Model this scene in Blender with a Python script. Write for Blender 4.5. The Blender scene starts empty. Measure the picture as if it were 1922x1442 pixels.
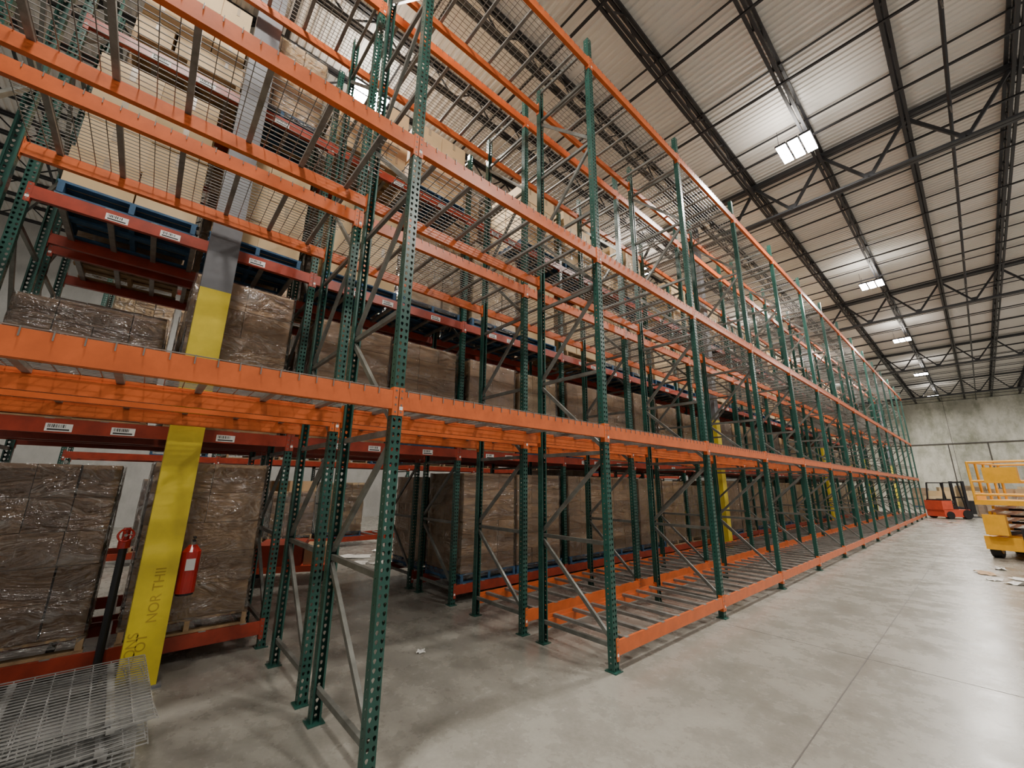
import bpy, math, random
from mathutils import Vector, Matrix
import numpy as np
random.seed(7)
S=bpy.context.scene
COL=S.collection

# ---------------------------------------------------------------- materials
def newmat(name):
    m=bpy.data.materials.new(name); m.use_nodes=True
    nt=m.node_tree; b=nt.nodes['Principled BSDF']; return m,nt,b
def ramp(nt,fac,stops):
    r=nt.nodes.new('ShaderNodeValToRGB'); e=r.color_ramp.elements
    while len(e)<len(stops): e.new(.5)
    for i,(p,c) in enumerate(stops):
        e[i].position=p; e[i].color=(*c,1)
    nt.links.new(fac,r.inputs[0]); return r.outputs[0]
def noise(nt,scale,detail=4,rough=.6,vec=None,mscale=None,dist=0,rot=None):
    n=nt.nodes.new('ShaderNodeTexNoise'); n.inputs['Scale'].default_value=scale
    n.inputs['Detail'].default_value=detail; n.inputs['Roughness'].default_value=rough; n.inputs['Distortion'].default_value=dist
    if vec is None:
        tc=nt.nodes.new('ShaderNodeTexCoord'); vec=tc.outputs['Object']
    if mscale:
        mp=nt.nodes.new('ShaderNodeMapping'); mp.inputs['Scale'].default_value=mscale
        if rot: mp.inputs['Rotation'].default_value=rot
        nt.links.new(vec,mp.inputs[0]); vec=mp.outputs[0]
    nt.links.new(vec,n.inputs['Vector']); return n.outputs[0]
def mixc(nt,fac,a,b,mode='MIX'):
    m=nt.nodes.new('ShaderNodeMix'); m.data_type='RGBA'; m.blend_type=mode
    for s,v in ((m.inputs[0],fac),(m.inputs[6],a),(m.inputs[7],b)):
        if isinstance(v,(int,float)): s.default_value=v
        elif isinstance(v,tuple): s.default_value=(*v,1)
        else: nt.links.new(v,s)
    return m.outputs[2]
def bump(nt,b,h,st,dist=.01):
    n=nt.nodes.new('ShaderNodeBump'); n.inputs['Strength'].default_value=st; n.inputs['Distance'].default_value=dist
    nt.links.new(h,n.inputs['Height']); nt.links.new(n.outputs[0],b.inputs['Normal'])
def paint(name,c,rough=.4,metal=0,var=.25,scale=6,dark=None,chips=None):
    m,nt,b=newmat(name)
    d=dark or tuple(x*(1-var*1.6) for x in c)
    col=ramp(nt,noise(nt,scale,5,.65),[(.3,d),(.62,c)])
    if chips:
        cf=ramp(nt,noise(nt,22,6,.75),[(.66,(0,0,0)),(.70,(.8,.8,.8))]); col=mixc(nt,cf,col,chips)
    nt.links.new(col,b.inputs['Base Color'])
    b.inputs['Roughness'].default_value=rough; b.inputs['Metallic'].default_value=metal
    return m
M={}
M['green']=paint('green_rack_paint',(.018,.085,.065),.33,0,.22,5,chips=(.22,.26,.23))
M['orange']=paint('orange_beam_paint',(.66,.135,.028),.38,0,.15,5,chips=(.45,.16,.07))
M['redor']=paint('red_beam_paint',(.36,.045,.02),.4,0,.25,5)
M['galv']=paint('galvanised_steel',(.30,.29,.27),.42,.3,.25,9)
M['brace']=paint('brace_steel',(.19,.195,.175),.40,.3,.3,6)
M['wire']=paint('wire_mesh_steel',(.24,.23,.21),.42,.4,.2,9)
M['wirel']=paint('loose_wire_steel',(.42,.42,.41),.4,.4,.2,9)
M['dark']=paint('dark_steel_paint',(.022,.023,.027),.5,.1,.2,3)
M['girder']=paint('grey_steel_paint',(.05,.053,.06),.45,.2,.2,3)
M['yellow']=paint('yellow_safety_paint',(.80,.63,.04),.45,0,.12,3)
M['colgrey']=paint('grey_column_paint',(.18,.185,.20),.5,0,.15,3)
M['wood']=paint('pallet_wood',(.42,.28,.15),.8,0,.3,8)
M['bluewood']=paint('blue_pallet_paint',(.03,.10,.20),.7,0,.3,8)
M['white']=paint('white_label',(.8,.8,.78),.6,0,.03,5)
M['black']=paint('black_rubber',(.012,.012,.013),.6,0,.1,5)
M['red']=paint('red_enamel',(.5,.02,.015),.25,0,.1,5)
M['liftyel']=paint('yellow_machine_paint',(.85,.42,.02),.35,0,.12,5)
M['forkred']=paint('orange_machine_paint',(.66,.09,.04),.35,0,.12,5)
M['paper']=paint('crumpled_paper',(.75,.74,.70),.8,0,.1,5)
M['ink']=paint('marker_ink',(.50,.35,.025),.7,0,.1,5)
M['blackink']=paint('print_ink',(.02,.02,.02),.7,0,.1,5)
M['pipe']=paint('pipe_paint',(.10,.09,.08),.5,0,.1,5)
def card(name,c1,c2):
    m,nt,b=newmat(name)
    g=nt.nodes.new('ShaderNodeNewGeometry'); rnd=g.outputs['Random Per Island']
    base=ramp(nt,rnd,[(0,c1),(1,c2)])
    n=noise(nt,2.2,5,.6)
    base=mixc(nt,.35,base,ramp(nt,n,[(.3,(.5,.5,.5)),(.7,(1,1,1))]),'MULTIPLY')
    b.inputs['Roughness'].default_value=.7
    nt.links.new(base,b.inputs['Base Color']); return m
M['cardw']=card('brown_cardboard',(.40,.25,.125),(.56,.37,.20))
M['cardd']=card('dark_brown_cardboard',(.25,.155,.09),(.36,.23,.135))
M['card']=card('cardboard',(.56,.39,.20),(.70,.52,.30))
M['tape']=paint('packing_tape',(.42,.33,.22),.3,0,.1,5)
# stretch film: thin clear plastic, glossy wrinkles
m=bpy.data.materials.new('stretch_film'); m.use_nodes=True; nt=m.node_tree; M['film']=m
nt.nodes.remove(nt.nodes['Principled BSDF']); out=nt.nodes['Material Output']
tr=nt.nodes.new('ShaderNodeBsdfTransparent'); tr.inputs[0].default_value=(.99,.99,.99,1)
gl=nt.nodes.new('ShaderNodeBsdfGlossy'); gl.inputs['Roughness'].default_value=.15; gl.inputs['Color'].default_value=(1,1,1,1)
d2=nt.nodes.new('ShaderNodeBsdfDiffuse'); d2.inputs[0].default_value=(.7,.69,.66,1)
oi=nt.nodes.new('ShaderNodeObjectInfo'); tc=nt.nodes.new('ShaderNodeTexCoord')
va=nt.nodes.new('ShaderNodeVectorMath'); va.operation='ADD'; nt.links.new(tc.outputs['Object'],va.inputs[0])
vm=nt.nodes.new('ShaderNodeMath'); vm.operation='MULTIPLY'; vm.inputs[1].default_value=37.; nt.links.new(oi.outputs['Random'],vm.inputs[0]); nt.links.new(vm.outputs[0],va.inputs[1])
w1=noise(nt,2.2,4,.6,va.outputs[0],(1,1,2.6),.8,(.35,.2,0)); w2=noise(nt,9,4,.6,va.outputs[0],(1,1,.45),.6,(.2,-.3,0))
add=nt.nodes.new('ShaderNodeMath'); add.operation='ADD'; nt.links.new(w1,add.inputs[0]); ms=nt.nodes.new('ShaderNodeMath'); ms.operation='MULTIPLY'; ms.inputs[1].default_value=.30; nt.links.new(w2,ms.inputs[0]); nt.links.new(ms.outputs[0],add.inputs[1])
bn=nt.nodes.new('ShaderNodeBump'); bn.inputs['Strength'].default_value=1; bn.inputs['Distance'].default_value=.11; nt.links.new(add.outputs[0],bn.inputs['Height'])
nt.links.new(bn.outputs[0],gl.inputs['Normal'])
ridge=ramp(nt,w1,[(.455,(.01,.01,.01)),(.49,(.18,.18,.18)),(.50,(.01,.01,.01)),(.60,(.01,.01,.01)),(.68,(.18,.18,.18))])
m1=nt.nodes.new('ShaderNodeMixShader'); nt.links.new(ridge,m1.inputs[0]); nt.links.new(tr.outputs[0],m1.inputs[1]); nt.links.new(d2.outputs[0],m1.inputs[2])
m2=nt.nodes.new('ShaderNodeMixShader'); fr=nt.nodes.new('ShaderNodeFresnel'); fr.inputs['IOR'].default_value=1.5; nt.links.new(bn.outputs[0],fr.inputs['Normal'])
fa=nt.nodes.new('ShaderNodeMath'); fa.operation='ADD'; fa.use_clamp=True; fa.inputs[1].default_value=.04; nt.links.new(fr.outputs[0],fa.inputs[0])
nt.links.new(fa.outputs[0],m2.inputs[0]); nt.links.new(m1.outputs[0],m2.inputs[1]); nt.links.new(gl.outputs[0],m2.inputs[2]); nt.links.new(m2.outputs[0],out.inputs[0])
# floor
m,nt,b=newmat('polished_concrete'); M['floor']=m
tc=nt.nodes.new('ShaderNodeTexCoord').outputs['Object']
n1=noise(nt,.35,6,.6,tc); n2=noise(nt,1.7,9,.72,tc); n3=noise(nt,30,4,.7,tc); n4=noise(nt,7,8,.8,tc)
c=ramp(nt,n1,[(.3,(.27,.26,.225)),(.7,(.40,.385,.34))])
c=mixc(nt,.7,c,ramp(nt,n2,[(.36,(.56,.55,.53)),(.60,(1,1,1))]),'MULTIPLY')
c=mixc(nt,.35,c,ramp(nt,n3,[(.35,(.6,.6,.6)),(.6,(1,1,1))]),'MULTIPLY')
c=mixc(nt,.8,c,ramp(nt,n4,[(.31,(.42,.40,.37)),(.37,(1,1,1))]),'MULTIPLY')
nt.links.new(c,b.inputs['Base Color'])
rr=ramp(nt,n2,[(.3,(.18,.18,.18)),(.7,(.36,.36,.36))]); nt.links.new(rr,b.inputs['Roughness'])
bump(nt,b,n3,.06,.01)
def wallmat(name,lo,hi,stain):
    m,nt,b=newmat(name)
    n1=noise(nt,.35,8,.7); n2=noise(nt,1.1,9,.75,mscale=(1,1,.45))
    c=ramp(nt,n1,[(.38,lo),(.60,hi)])
    c=mixc(nt,.8,c,ramp(nt,n2,[(.38,stain),(.56,(1,1,1))]),'MULTIPLY')
    nt.links.new(c,b.inputs['Base Color']); b.inputs['Roughness'].default_value=.85; return m
M['wall']=wallmat('stained_concrete_wall',(.48,.48,.41),(.78,.77,.68),(.54,.56,.48))
M['wallw']=wallmat('painted_wall',(.42,.42,.40),(.5,.5,.48),(.8,.8,.8))
M['deck']=paint('ceiling_deck_paint',(.76,.735,.69),.5,.0,.06,.4)
def emis(name,c,s):
    m=bpy.data.materials.new(name); m.use_nodes=True; nt=m.node_tree
    b=nt.nodes['Principled BSDF']; b.inputs['Emission Color'].default_value=(*c,1); b.inputs['Emission Strength'].default_value=s
    b.inputs['Base Color'].default_value=(*c,1); return m
M['led']=emis('led_lens',(1,.97,.92),90)

# ---------------------------------------------------------------- mesh builder
class MB:
    def __init__(s): s.v=[];s.f=[];s.m=[];s.mats=[]
    def mi(s,k):
        if k not in s.mats: s.mats.append(k)
        return s.mats.index(k)
    def add(s,vs,fs,k):
        o=len(s.v); s.v+=[tuple(v) for v in vs]; i=s.mi(k)
        for f in fs: s.f.append([o+a for a in f]); s.m.append(i)
    def box(s,x0,x1,y0,y1,z0,z1,k,rot=None,org=None):
        vs=[Vector((x,y,z)) for z in(z0,z1) for y in(y0,y1) for x in(x0,x1)]
        if rot is not None:
            org=Vector(org) if org is not None else Vector(((x0+x1)/2,(y0+y1)/2,(z0+z1)/2))
            vs=[rot@(v-org)+org for v in vs]
        s.add(vs,[(0,2,3,1),(4,5,7,6),(0,1,5,4),(2,6,7,3),(0,4,6,2),(1,3,7,5)],k)
    def bar(s,p,q,w,h,k,up=(0,0,1)):
        p=Vector(p);q=Vector(q);d=(q-p).normalized();u=Vector(up)
        if abs(d.dot(u))>.98:u=Vector((1,0,0))
        a=d.cross(u).normalized();c=a.cross(d).normalized()
        vs=[e+a*(sx*w/2)+c*(sz*h/2) for e in(p,q) for sz in(-1,1) for sx in(-1,1)]
        s.add(vs,[(0,1,3,2),(4,6,7,5),(0,4,5,1),(2,3,7,6),(0,2,6,4),(1,5,7,3)],k)
    def cyl(s,p,q,r,k,n=12,r2=None):
        p=Vector(p);q=Vector(q);d=(q-p).normalized();u=Vector((0,0,1))
        if abs(d.dot(u))>.98:u=Vector((1,0,0))
        a=d.cross(u).normalized();c=a.cross(d); r2=r if r2 is None else r2
        vs=[p+(a*math.cos(t)+c*math.sin(t))*r for t in[2*math.pi*i/n for i in range(n)]]
        vs+=[q+(a*math.cos(t)+c*math.sin(t))*r2 for t in[2*math.pi*i/n for i in range(n)]]
        fs=[(i,(i+1)%n,n+(i+1)%n,n+i) for i in range(n)]+[tuple(range(n))[::-1],tuple(range(n,2*n))]
        s.add(vs,fs,k)
    def mesh(s,name):
        me=bpy.data.meshes.new(name); me.from_pydata(s.v,[],s.f)
        for k in s.mats: me.materials.append(M[k])
        me.polygons.foreach_set('material_index',s.m)
        if 'film' in s.mats:
            fi=s.mats.index('film'); me.polygons.foreach_set('use_smooth',[i==fi for i in s.m])
        me.update(); return me
def obj(name,me,loc=(0,0,0),rotz=0,par=None,scale=None,rot=None):
    o=bpy.data.objects.new(name,me); o.location=loc; o.rotation_euler=rot or (0,0,rotz)
    if scale:o.scale=scale
    COL.objects.link(o)
    if par:o.parent=par
    return o
def empty(name,loc=(0,0,0),rotz=0):
    e=bpy.data.objects.new(name,None); e.location=loc; e.rotation_euler=(0,0,rotz); e.empty_display_size=.2; COL.objects.link(e); return e

# ---------------------------------------------------------------- room
XL,XR,YN,YF,H=-19,9.5,-14,56,11.0
b=MB(); b.box(XL,XR,YN,YF,-.1,0,'floor'); obj('floor',b.mesh('floor'))
b=MB(); b.box(XL,XR,YF,YF+.25,0,H+.15,'wall')
for x in (-12,-5,1.3,7.6): b.box(x,x+.03,YF-.006,YF,0,H,'pipe')
wb=obj('wall_back',b.mesh('wall_back'))
b=MB(); b.box(XL-.2,XL,YN,YF,0,H+.15,'wallw'); obj('wall_left',b.mesh('wall_left'))
b=MB()
b.box(1.50,1.509,YN,YF,0.0,0.0015,'pipe')
for y in(2.3,15,27.6,40): b.box(.1,XR,y,y+.006,0,.0015,'pipe')
b.box(5.9,5.906,YN,YF,0.0,0.0015,'pipe')
obj('floor_joint_1',b.mesh('floor_joints'))  # thin dark strips laid on the concrete as its floor joints
b=MB()
b.cyl((-4,YF-.1,6.1),(9,YF-.1,6.1),.06,'pipe')
for x in(-2,1.0,3.6,6.5): b.cyl((x,YF-.1,6.1),(x,YF-.1,1.2),.04,'pipe'); b.box(x-.2,x+.2,YF-.25,YF-.02,1.2,1.9,'colgrey')
obj('wall_conduit',b.mesh('wall_conduit'))
# corrugated ceiling deck, ribs along X
b=MB(); vs=[];fs=[];P=.15
prof=[(0,0),(.055,0),(.075,.030),(.13,.030)]
n=int((YF-YN)/P)
for k in range(n):
    for (dy,dz) in prof:
        vs+=[(XL,YN+k*P+dy,H+dz),(XR,YN+k*P+dy,H+dz)]
for i in range(len(vs)//2-1): fs.append((2*i,2*i+1,2*i+3,2*i+2))
b.add(vs,fs,'deck'); b.box(XL,XR,YN,YF,H+.1,H+.2,'deck'); obj('ceiling',b.mesh('ceiling'))
JX=[-.55+1.72*i for i in range(-10,6)]
bj=MB()
for x in JX:
    for dx in(-.045,.045):
        bj.box(x+dx-.028,x+dx+.028,YN,YF,10.92,10.99,'dark'); bj.box(x+dx-.028,x+dx+.028,YN,YF,10.38,10.45,'dark')
jo=obj('ceiling_joists',bj.mesh('ceiling_joists'))
bw=MB()
y=0;up=True
while y<12.6-.01:
    bw.bar((0,y,10.43 if up else 10.95),(0,y+.6,10.95 if up else 10.43),.03,.03,'dark'); y+=.6; up=not up
wm=bw.mesh('joist_web')
for x in JX:
    for k in range(-1,5): obj('web',wm,(x,-3.4+12.6*k,0),par=jo)
bb=MB()
y=YN+.5
while y<YF:
    bb.box(XL,XR,y-.025,y+.025,10.36,10.40,'dark'); bb.box(XL,XR,y-.018,y+.018,10.88,10.91,'dark'); y+=2.1
obj('bridging',bb.mesh('bridging'),par=jo)
GY=[-3.4+12.6*k for k in range(0,5)]
bg=MB()
for dy in(-.06,.06):
    bg.box(XL,XR,dy-.05,dy+.05,10.80,10.90,'girder'); bg.box(XL,XR,dy-.05,dy+.05,9.56,9.575,'girder'); bg.box(XL,XR,dy*.4-.008,dy*.4+.008,9.575,9.66,'girder')
for i in range(-10,6):
    x=-.55+1.72*i
    bg.bar((x,0,10.82),(x-.86,0,9.6),.07,.07,'girder'); bg.bar((x,0,10.82),(x+.86,0,9.6),.07,.07,'girder')
    bg.box(x+.76,x+.96,-.012,.012,9.58,9.78,'girder')
gm=bg.mesh('roof_girder')
for y in GY: obj('roof_girder',gm,(0,y,0))
b=MB(); b.cyl((3.6,YN,10.2),(3.6,YF-.3,10.2),.035,'dark')
y=-10
while y<YF-1: b.cyl((3.6,y,10.2),(3.6,y,10.0),.015,'galv'); b.cyl((3.6,y,10.2),(3.6,y,10.35),.008,'dark',6); y+=3.1
obj('sprinkler_pipe',b.mesh('sprinkler_pipe'))
# LED high bays
b=MB()
for i in range(3):
    x=-.25+.25*i
    b.box(x-.115,x+.115,-.38,.38,0,.05,'girder'); b.box(x-.10,x+.10,-.36,.36,-.01,0,'led')
for yy in(-.25,.25): b.box(-.36,.36,yy-.02,yy+.02,.05,.09,'galv')
for xx,yy in((-.3,-.25),(.3,-.25),(-.3,.25),(.3,.25)): b.cyl((xx,yy,.07),(xx,yy,.52),.006,'dark',6)
b.box(-.1,.1,-.15,.15,.05,.13,'girder')
fm=b.mesh('led_high_bay_light')
LP=[(1.0,y) for y in(7.0,17.4,27.0,37.6,48.5,-4.5)]+[(-4.9,y) for y in(-1.4,9.5,20,31,43)]+[(-12,y) for y in(-1.4,12,27)]+[(7.0,y) for y in(2,14,28)]
def lamp(par,e,sz,z,up=False):
    l=bpy.data.lights.new('lamp','AREA'); l.shape='SQUARE'; l.size=sz; l.energy=e; l.color=(1,.93,.84)
    lo=bpy.data.objects.new('lamp',l); lo.location=(0,0,z); COL.objects.link(lo); lo.parent=par
    if up: lo.rotation_euler=(math.pi,0,0)
for (x,y) in LP:
    o=obj('high_bay_light',fm,(x,y,9.85))
    lamp(o,600,.75,-.03); lamp(o,42,.6,.16,True)

# ---------------------------------------------------------------- rack parts
PH=7.92
def post_mesh():
    b=MB(); c=.0508; w=.038
    tear=[(0,.016),(.0085,.012),(.011,.004),(.006,-.009),(0,-.014),(-.006,-.009),(-.011,.004),(-.0085,.012)]
    circ=[(.007*math.sin(t),.007*math.cos(t)) for t in[2*math.pi*i/8 for i in range(8)]]
    n=int(PH/c)
    def rect(hw,hh): return [(0,hh),(hw,hh),(hw,0),(hw,-hh),(0,-hh),(-hw,-hh),(-hw,0),(-hw,hh)]
    V=[];Fc=[]
    for k in range(n):
        z=(k+.5)*c
        for yc in(-.019,.019):
            o=len(V)
            V+=[(0,yc+a,z+d) for a,d in rect(.019,c/2)]+[(0,yc+a,z+d) for a,d in tear]
            Fc+=[(o+i,o+(i+1)%8,o+8+(i+1)%8,o+8+i) for i in range(8)]
            o2=len(V); V+=[(-.0035,yc+a,z+d) for a,d in tear]
            Fc+=[(o+8+i,o+8+(i+1)%8,o2+(i+1)%8,o2+i) for i in range(8)]
        for ys in(-w,w):
            o=len(V)
            V+=[(-.035+a,ys,z+d) for a,d in rect(.035,c/2)]+[(-.04+a,ys,z+d) for a,d in circ]
            Fc+=[(o+i,o+(i+1)%8,o+8+(i+1)%8,o+8+i) for i in range(8)]
    b.add(V,Fc,'green')
    for ys in(-1,1): b.box(-.072,-.069,ys*w-(.014 if ys>0 else 0),ys*w+(0 if ys>0 else .014),0,n*c,'green')
    b.box(-.10,.03,-.06,.06,0,.01,'green')
    b.cyl((.018,.045,.01),(.018,.045,.03),.008,'galv',6)
    return b.mesh('upright_post')
POST=post_mesh()
def brace_mesh(D):
    b=MB(); x0=-.045;x1=-D+.045
    zs=[.22,1.15,2.08,3.0,4.05,5.1,6.15,7.2]
    for z in zs: b.bar((x0,0,z),(x1,0,z),.032,.04,'brace')
    b.bar((x0,0,7.75),(x1,0,7.75),.032,.04,'brace')
    for i in range(len(zs)-1):
        a,c=zs[i]+.05,zs[i+1]-.05
        if i%2==0: b.bar((x0,0,a),(x1,0,c),.03,.04,'brace')
        else: b.bar((x1,0,a),(x0,0,c),.03,.04,'brace')
    return b.mesh('frame_bracing')
def beam_mesh(col):
    b=MB(); L=2.52
    b.box(-.045,.004,.040,L-.040,-.065,.030,col); b.box(-.022,.004,.040,L-.040,.030,.065,col)
    for y0,y1,ys in((.003,.040,.0395),(L-.040,L-.003,L-.0435)):
        b.box(.001,.007,y0,y1,-.11,.09,col)
        b.box(-.05,.007,ys,ys+.004,-.11,.09,col)
        for z in(-.085,-.035,.016,.066): b.box(.007,.009,(y0+y1)/2-.006,(y0+y1)/2+.006,z-.006,z+.006,'brace')
    b.box(.007,.0085,.008,.034,-.07,-.045,'white')
    return b.mesh('beam_'+col)
BEAM={c:beam_mesh(c) for c in('orange','redor')}
def deck_mesh(D):
    b=MB(); L=2.52; z=.072; w=.0055
    y=.07
    while y<L-.05:
        b.box(-D-.006,.010,y-w/2,y+w/2,z-w/2,z+w/2,'wire')
        b.box(.007,.012,y-w/2,y+w/2,z-.045,z+w/2,'wire'); b.box(-D-.012,-D-.007,y-w/2,y+w/2,z-.045,z+w/2,'wire')
        y+=.1
    x=-.02
    while x>-D:
        b.box(x-w/2,x+w/2,.06,L-.06,z+w/2,z+w*1.5,'wire'); x-=.052
    for i in range(6):
        y=.25+i*(L-.5)/5
        b.box(-D+.02,-.02,y-.02,y+.02,z-.032,z-.006,'galv')
    return b.mesh('wire_deck')
def bars_mesh(D):
    b=MB(); L=2.52
    for i in range(7):
        y=.2+i*(L-.4)/6
        b.box(-D+.02,-.02,y-.025,y+.025,.03,.062,'galv'); b.box(-.024,.006,y-.03,y+.03,.062,.068,'galv')
    return b.mesh('support_bars')
YS={-2:-4.96,-1:-2.44}
for k in range(0,14): YS[k]=2.52*k
def rack(name,x0,D,levels,col,bottom_from,deck,bottom_left=False,ks=(-2,13)):
    e=empty(name,(x0,0,0)); br=brace_mesh(D); dm=deck_mesh(D); bm=bars_mesh(D)
    for k in range(ks[0],ks[1]+1):
        y=YS[k]
        obj('front_post',POST,(0,y,0),0,e); obj('rear_post',POST,(-D,y,0),math.pi,e); obj('bracing',br,(0,y,0),0,e)
        if k==ks[1]: break
        sc=(1,(YS[k+1]-y)/2.52,1)
        lv=list(levels)
        if k>=bottom_from or (bottom_left and k==-2): lv=[.2]+lv
        for z in lv:
            obj('front_beam',BEAM[col],(0,y,z),0,e,sc)
            obj('rear_beam',BEAM[col],(-D,y+(YS[k+1]-y),z),math.pi,e,sc)
            if z<.5: obj('support_bars',bm,(0,y,z),0,e,sc)
            elif deck: obj('wire_deck',dm,(0,y,z),0,e,sc)
            else: obj('support_bars',bm,(0,y,z),0,e,sc)
    return e
rack('pallet_rack',0,1.013,[2.30,4.456,7.44],'orange',0,True)
rack('pallet_rack',-1.28,1.013,[2.30,4.456,7.44],'orange',0,True)
rC=rack('pallet_rack',-2.82,1.03,[2.2,4.35,6.45],'redor',0,False,True)
rD=rack('pallet_rack',-4.1,1.03,[2.2,4.35,6.45],'redor',0,False,True)
rE=rack('pallet_rack',-9.3,1.03,[2.2,4.35,6.45],'redor',-2,False,True,(-2,8))
lb=MB()
def label(y,z,w=.17):
    lb.box(.0045,.006,y-w/2,y+w/2,z-.035,z+.035,'white')
    x=y-w/2+.015
    while x<y+w*.25:
        t=random.choice([.003,.005,.008]); lb.box(.006,.0066,x,x+t,z-.002,z+.028,'blackink'); x+=t+random.choice([.004,.006])
    lb.box(.006,.0066,y-w/2+.015,y+w*.4,z-.026,z-.012,'blackink')
for k in range(-2,13):
    for z in(2.2,4.35,6.45):
        for f in(.25,.42,.75): label(YS[k]+2.5*f,z-.015)
obj('beam_labels',lb.mesh('beam_labels'),par=rC)

# ---------------------------------------------------------------- pallet loads
def pallet(b,W,Dp,k,x=0,y=0,z=0):
    for yy in(-W/2+.03,0,W/2-.03): b.box(x-Dp/2,x+Dp/2,y+yy-.022,y+yy+.022,z+.02,z+.11,k)
    n=7
    for i in range(n):
        xx=-Dp/2+.05+i*(Dp-.1)/(n-1); b.box(x+xx-.045,x+xx+.045,y-W/2,y+W/2,z+.11,z+.13,k)
    for xx in(-Dp/2+.05,0,Dp/2-.05): b.box(x+xx-.045,x+xx+.045,y-W/2,y+W/2,z,z+.02,k)
def load(name,nx,ny,nz,bh,mat,pk,W=1.0,Dp=1.0,top=0,seed=0,jit=.006,wrap=True):
    r=random.Random(seed); b=MB(); pallet(b,W+.04,Dp+.04,pk)
    for iz in range(nz+ (1 if top else 0)):
        for ix in range(nx):
            for iy in range(ny):
                if iz==nz and r.random()>.55: continue
                if 0<ix<nx-1 and 0<iy<ny-1 and iz<nz-1: continue
                dx=Dp/nx;dy=W/ny
                j=lambda:r.uniform(-jit,jit)
                xa=-Dp/2+ix*dx;ya=-W/2+iy*dy
                ox,oy=j(),j(); z0=.132+iz*bh
                b.box(xa+.003+ox,xa+dx-.003+ox,ya+.003+oy,ya+dy-.003+oy,z0,z0+bh-.004,mat,rot=Matrix.Rotation(r.uniform(-.008,.008),3,'Z'))
                if mat=='card':
                    if ix==nx-1: b.box(xa+dx-.002+ox,xa+dx+.001+ox,ya+dy*.45,ya+dy*.55,z0+bh*.55,z0+bh-.006,'tape')
                    if ix==0: b.box(xa-.001+ox,xa+.004+ox,ya+dy*.45,ya+dy*.55,z0+bh*.55,z0+bh-.006,'tape')
    if wrap:
        n=16; hz=.132+nz*bh; nzs=20; hw=W/2+.014; hd=Dp/2+.014
        ring=[]
        for i in range(n): ring.append((hd,-hw+2*hw*i/n))
        for i in range(n): ring.append((hd-2*hd*i/n,hw))
        for i in range(n): ring.append((-hd,hw-2*hw*i/n))
        for i in range(n): ring.append((-hd+2*hd*i/n,-hw))
        V=[];Fc=[];m=len(ring)
        for a in range(nzs+1):
            for (x,y) in ring:
                s=1+r.uniform(-.002,.014); V.append((x*s,y*s,.06+(hz-.055)*a/nzs+r.uniform(-.01,.01)*(0 if a in(0,nzs) else 1)))
        for a in range(nzs):
            for i in range(m): Fc.append((a*m+i,a*m+(i+1)%m,(a+1)*m+(i+1)%m,(a+1)*m+i))
        b.add(V,Fc,'film')
    return b.mesh(name)
LD=[load('wrapped_boxes_a',2,3,6,.25,'cardw','bluewood',seed=1),
    load('wrapped_boxes_b',2,2,5,.29,'cardw','wood',seed=2,top=0),
    load('wrapped_boxes_c',3,4,5,.27,'cardd','wood',seed=3),
    load('open_boxes',2,3,4,.33,'card','bluewood',seed=4,jit=.012),
    load('short_boxes',3,3,3,.3,'card','wood',seed=5,top=1,jit=.015,wrap=False),
    load('wrapped_short',2,3,4,.27,'cardw','wood',seed=6,top=1),
    load('beige_boxes',2,2,4,.33,'card','bluewood',seed=8,jit=.014,wrap=False)]
def put(i,x,y,z,s=(1,1,1),r=None):
    o=obj('pallet_of_boxes',LD[i],(x,y,z),r if r is not None else random.choice([0,math.pi])+random.uniform(-.02,.02)); o.scale=s; return o
XC=-2.82-.53
put(2,XC,-4.40,.268,(1,1.08,1.08)); put(1,XC,-3.13,.268,(1,.98,1.04))
put(2,XC,-4.30,2.268,(1,1.05,.75)); put(1,XC,-3.12,2.268,(1,1,1.1))
put(6,XC,-4.25,4.418,(1,1.05,1.22),0); put(6,XC,-3.1,4.418,(1,.95,1.05)); put(4,XC,-4.1,6.518); put(3,XC,-3.1,6.518,(1,.9,.9))
for z,a,c in((2.268,1,0),(4.418,6,3),(6.518,4,6)):
    put(a,XC,-1.78,z); put(c,XC,-.62,z,(1,1.02,.96))
for k in range(0,13):
    y=YS[k]
    put(0 if k<2 else random.choice([0,0,1,2]),XC,y+.68,.268,(1,1.08,1.0)); put(0 if k<2 else random.choice([0,1,2,5]),XC,y+1.84,.268,(1,1.08,1.0))
    for z in(2.268,4.418,6.518):
        for dy in(.68,1.84):
            if random.random()<.94: put(random.choice([0,1,2,5,0,3] if z<3 else [3,3,6,6,4,1]),XC,y+dy,z,(1,random.uniform(.95,1.06),random.uniform(.95,1.15)))
XD=-4.1-.53
for k in range(-2,13):
    y=YS[k]
    for z in(.268,2.268,4.418,6.518):
        if z<1 and k<0: continue
        for dy in(.66,1.80):
            if k<0 and z<5 or random.random()<.85: put(random.choice([0,1,2,5]),XD,y+dy,z,(1,1,random.uniform(.95,1.15)))
XE=-9.3-.53
for k in range(-2,8):
    y=YS[k]
    for z in(.268,2.268,4.418,6.518):
        for dy in(.66,1.80):
            if random.random()<(.6 if z<1 else .9): put(random.choice([1,2,3,5]),XE,y+dy,z)
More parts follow.
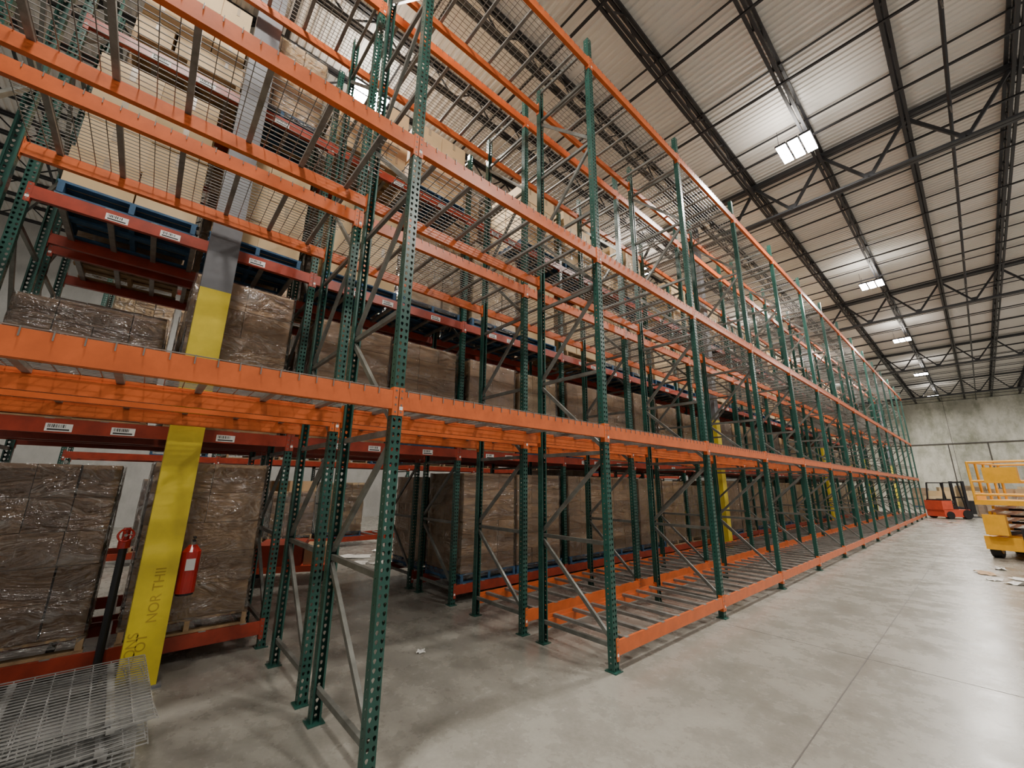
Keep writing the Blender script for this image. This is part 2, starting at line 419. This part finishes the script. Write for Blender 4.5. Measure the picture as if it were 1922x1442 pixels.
# ---------------------------------------------------------------- columns
for k in range(0,5):
    y=-3.445+12.6*k
    b=MB(); w=.135
    b.box(-w,w,-w,w,0,3.7,'yellow'); b.box(-w,w,-w,w,3.7,10.8,'colgrey'); b.box(-.17,.17,-.17,.17,0,.02,'colgrey')
    me=b.mesh('building_column'); o=obj('building_column',me,(-2.555,y,0))
    if k==0: col0=o
for txt,dy,z,sz in(('NOR THII',.05,.52,.105),('TOT',.01,.24,.10),('DONS',-.03,.18,.10)):
    cu=bpy.data.curves.new('writing','FONT'); cu.body=txt; cu.size=sz; cu.extrude=.0004; cu.materials.append(M['ink'])
    t=bpy.data.objects.new('writing',cu); COL.objects.link(t); t.parent=col0
    t.matrix_local=Matrix.Translation((.1365,dy+(.0 if txt!='DONS' else -.02),z))@Matrix(((0,0,1,0),(0,-1,0,0),(1,0,0,0),(0,0,0,1)))
b=MB()
b.cyl((0,0,.02),(0,0,.38),.075,'red',20); b.cyl((0,0,.38),(0,0,.44),.075,'red',20,.03); b.cyl((0,0,0),(0,0,.02),.068,'black',20)
b.cyl((0,0,.44),(0,0,.48),.022,'galv',10); b.box(-.012,.07,-.012,.012,.47,.485,'black'); b.box(-.01,.09,-.01,.01,.50,.515,'black')
b.cyl((-.02,0,.46),(-.06,.03,.40),.012,'black',8); b.cyl((-.06,.03,.40),(-.075,.05,.12),.012,'black',8); b.cyl((-.075,.05,.12),(-.075,.05,.04),.018,'black',8)
b.box(.0,.0765,-.035,.035,.22,.32,'white')
obj('fire_extinguisher',b.mesh('fire_extinguisher'),(-2.50,-3.225,.70))
# riser valve behind the column
b=MB(); b.cyl((0,0,0),(0,0,1.12),.03,'dark',14); b.cyl((0,0,1.12),(0,0,1.2),.045,'red',14)
for i in range(16):
    a=2*math.pi*i/16;c=2*math.pi*(i+1)/16
    b.cyl((.08,.055*math.cos(a),1.24+.055*math.sin(a)),(.08,.055*math.cos(c),1.24+.055*math.sin(c)),.009,'red',6)
for a in(0,2.09,4.19): b.cyl((.08,0,1.24),(.08,.055*math.cos(a),1.24+.055*math.sin(a)),.006,'red',6)
b.cyl((0,0,1.24),(.09,0,1.24),.013,'galv',8); b.cyl((0,0,1.18),(0,0,1.30),.028,'red',10)
obj('standpipe_valve',b.mesh('standpipe_valve'),(-2.76,-3.72,0))

# ---------------------------------------------------------------- stacked wire decks on floor
D1=MB(); w=.006
for i in range(15): y=i*.1; D1.box(0,1.1,y-w/2,y+w/2,.03,.036,'wirel')
for i in range(22): x=i*.0523; D1.box(x-w/2,x+w/2,0,1.4,.036,.042,'wirel')
for y in(.2,.7,1.2): D1.box(0.03,1.07,y-.02,y+.02,0,.03,'wirel')
dm=D1.mesh('loose_wire_deck')
e=empty('stack_of_wire_decks',(-2.12,-4.86,0))
rr=random.Random(3)
for i in range(8):
    obj('wire_deck',dm,(rr.uniform(-.05,.05),rr.uniform(-.05,.05),i*.042),rr.uniform(-.09,.09)+.02,e)

# ---------------------------------------------------------------- red platform cart behind
e=MB()
e.box(-.6,.6,-.4,.4,.18,.26,'forkred'); e.bar((-.58,-.38,.26),(-.58,-.38,.8),.04,.04,'forkred'); e.bar((-.58,.38,.26),(-.58,.38,.8),.04,.04,'forkred'); e.bar((-.58,-.38,.8),(-.58,.38,.8),.04,.04,'forkred')
for x in(-.45,.45):
    for y in(-.3,.3): e.cyl((x,y-.025,.09),(x,y+.025,.09),.09,'black',14)
e.box(-.4,.2,-.38,.38,.262,.55,'redor'); e.box(.22,.5,-.3,.35,.262,.5,'cardw')
o=obj('platform_cart',e.mesh('platform_cart'),(-6.0,-1.45,0),1.2); o.scale=(1.2,1.2,1.2)

# ---------------------------------------------------------------- forklift far end
b=MB()
b.box(-.55,.55,-.9,.6,.12,.55,'forkred'); b.box(-.55,.55,-.95,-.35,.5,1.05,'forkred'); b.box(-.5,.5,-.85,-.4,1.05,1.12,'black')
b.box(-.4,.4,-.25,.1,.55,.75,'black'); b.box(-.4,.4,-.33,-.22,.7,1.15,'black')
for x in(-.5,.5):
    b.bar((x,-.75,1.05),(x,-.6,2.1),.06,.06,'black'); b.bar((x,.45,.5),(x,.25,2.1),.06,.06,'black'); b.bar((x,-.6,2.1),(x,.25,2.1),.06,.06,'black')
for i in range(6): b.bar((-.5,-.55+i*.15,2.1),(.5,-.55+i*.15,2.1),.03,.03,'black')
for x in(-.35,.35): b.box(x-.05,x+.05,.65,.78,.1,2.2,'dark')
for z in(.4,1.2,2.1): b.box(-.35,.35,.68,.75,z,z+.08,'dark')
b.box(-.45,.45,.78,.83,.15,.6,'dark')
for x in(-.28,.28): b.box(x-.06,x+.06,.83,1.9,.08,.13,'dark')
for x in(-.5,.5):
    b.cyl((x-.1,.4,.27),(x+.1,.4,.27),.27,'black',18); b.cyl((x-.1,-.6,.22),(x+.1,-.6,.22),.22,'black',18)
b.cyl((0,.15,.9),(0,.12,.93),.17,'black',16); b.bar((0,.35,.5),(0,.14,.9),.04,.04,'black')
obj('forklift',b.mesh('forklift'),(1.05,33.3,0),-.75)

# scissor lift right
b=MB()
b.box(-.6,.6,-1.2,1.2,.22,.55,'liftyel'); b.box(-.62,-.3,-.7,.7,.3,.62,'black'); b.box(.3,.62,-.7,.7,.3,.62,'black')
for x in(-.5,.5):
    for y in(-.85,.85): b.cyl((x-.09,y,.2),(x+.09,y,.2),.2,'black',18); b.cyl((x-.1,y,.2),(x+.1,y,.2),.1,'liftyel',14)
for i in range(4):
    z=.62+i*.17
    for x in(-.42,.42):
        b.bar((x,-1.05,z),(x,1.05,z+.15),.05,.08,'liftyel'); b.bar((x*.8,1.05,z),(x*.8,-1.05,z+.15),.05,.08,'liftyel')
    b.cyl((-.45,0,z+.075),(.45,0,z+.075),.03,'dark')
b.box(-.6,.6,-1.25,1.25,1.34,1.46,'liftyel')
for z in(1.6,1.95,2.45):
    t=.03
    for x in(-.58,.58): b.cyl((x,-1.2,z),(x,1.2,z),t,'liftyel',8)
    for y in(-1.2,1.2): b.cyl((-.58,y,z),(.58,y,z),t,'liftyel',8)
for x in(-.58,.58):
    for y in(-1.2,-.6,0,.6,1.2): b.cyl((x,y,1.44),(x,y,2.47),.03,'liftyel',8)
b.box(-.3,.3,-1.34,-1.2,1.9,2.3,'liftyel'); b.box(-.58,-.55,-1.2,-.5,1.46,1.65,'liftyel'); b.box(-.5,-.1,-1.36,-1.2,.6,1.1,'liftyel'); b.box(.1,.5,-1.30,-1.2,.35,.8,'black')
obj('scissor_lift',b.mesh('scissor_lift'),(3.28,14.2,0),-.25)

o=obj('pallet_of_boxes',LD[4],(.4,38.5,0),.3); o.scale=(1.2,1.2,1.2)
obj('pallet_of_boxes',LD[5],(2.6,38,0),.1)
obj('pallet_of_boxes',LD[3],(3.0,31.5,0),.1)
for i,(x,y,z,s) in enumerate([(-1.5,53,0,1.1),(0.3,53.5,0,1.3),(1.8,52,0,1.4),(3.2,53.4,0,1.2),(4.9,52.6,0,1.5),(6.6,53.5,0,1.3),(2.2,47,0,1.1),(4.6,44,0,1.2),(3.6,35,0,1.2)]):
    o=obj('pallet_of_boxes',LD[[0,6,3,5,4][i%5]],(x,y,z),.2*i); o.scale=(s,s,s)
b=MB(); b.cyl((0,0,0),(0,0,.9),.28,'black',20,.33); b.cyl((0,0,.88),(0,0,.92),.35,'black',20); obj('trash_bin',b.mesh('trash_bin'),(1.9,41.5,0))
def scrap(x,y,s,seed):
    r=random.Random(seed); b=MB(); n=5; V=[(((i/(n-1))-.5)*s+r.uniform(-.03,.03),((j/(n-1))-.5)*s*.6+r.uniform(-.03,.03),.004+abs(r.gauss(0,.02))) for i in range(n) for j in range(n)]
    F=[(i*n+j,(i+1)*n+j,(i+1)*n+j+1,i*n+j+1) for i in range(n-1) for j in range(n-1)]
    b.add(V,F,'paper' if seed%3 else 'cardw'); return obj('paper_scrap',b.mesh('paper_scrap'),(x,y,.0),r.uniform(0,3))
for i,(x,y,s) in enumerate([(2.45,9.2,.3),(2.75,9.0,.4),(2.35,10.0,.45),(2.9,9.6,.5),(2.55,11,.3),(-.6,.9,.05),(-1.6,-1.2,.05),(-6.4,.6,.6),(-7,1.1,.5),(-6.8,.1,.5),(.9,27,.4),(1.3,28.5,.5),(-7.6,.4,.7),(-8,1.4,.7),(-7.2,2.2,.8)]): scrap(x,y,s,i+1)

# ---------------------------------------------------------------- world + camera
w=bpy.data.worlds.new('World'); S.world=w; w.use_nodes=True
bg=w.node_tree.nodes['Background']; bg.inputs[0].default_value=(1,.95,.88,1); bg.inputs[1].default_value=.42
f=760.52;yaw,pitch,roll=0.8482,0.2414,0.0117
F=Vector((-math.sin(yaw)*math.cos(pitch),math.cos(yaw)*math.cos(pitch),math.sin(pitch)))
R=F.cross(Vector((0,0,1))).normalized();U=R.cross(F)
R2=R*math.cos(roll)+U*math.sin(roll);U2=-R*math.sin(roll)+U*math.cos(roll)
cd=bpy.data.cameras.new('Camera'); cd.sensor_fit='HORIZONTAL'; cd.sensor_width=36; cd.lens=36*f/1922; cd.clip_end=200; cd.clip_start=.05
co=bpy.data.objects.new('Camera',cd); COL.objects.link(co)
m=Matrix((( R2.x,U2.x,-F.x,2.6207),(R2.y,U2.y,-F.y,-3.6897),(R2.z,U2.z,-F.z,1.7396),(0,0,0,1)))
co.matrix_world=m
S.camera=co
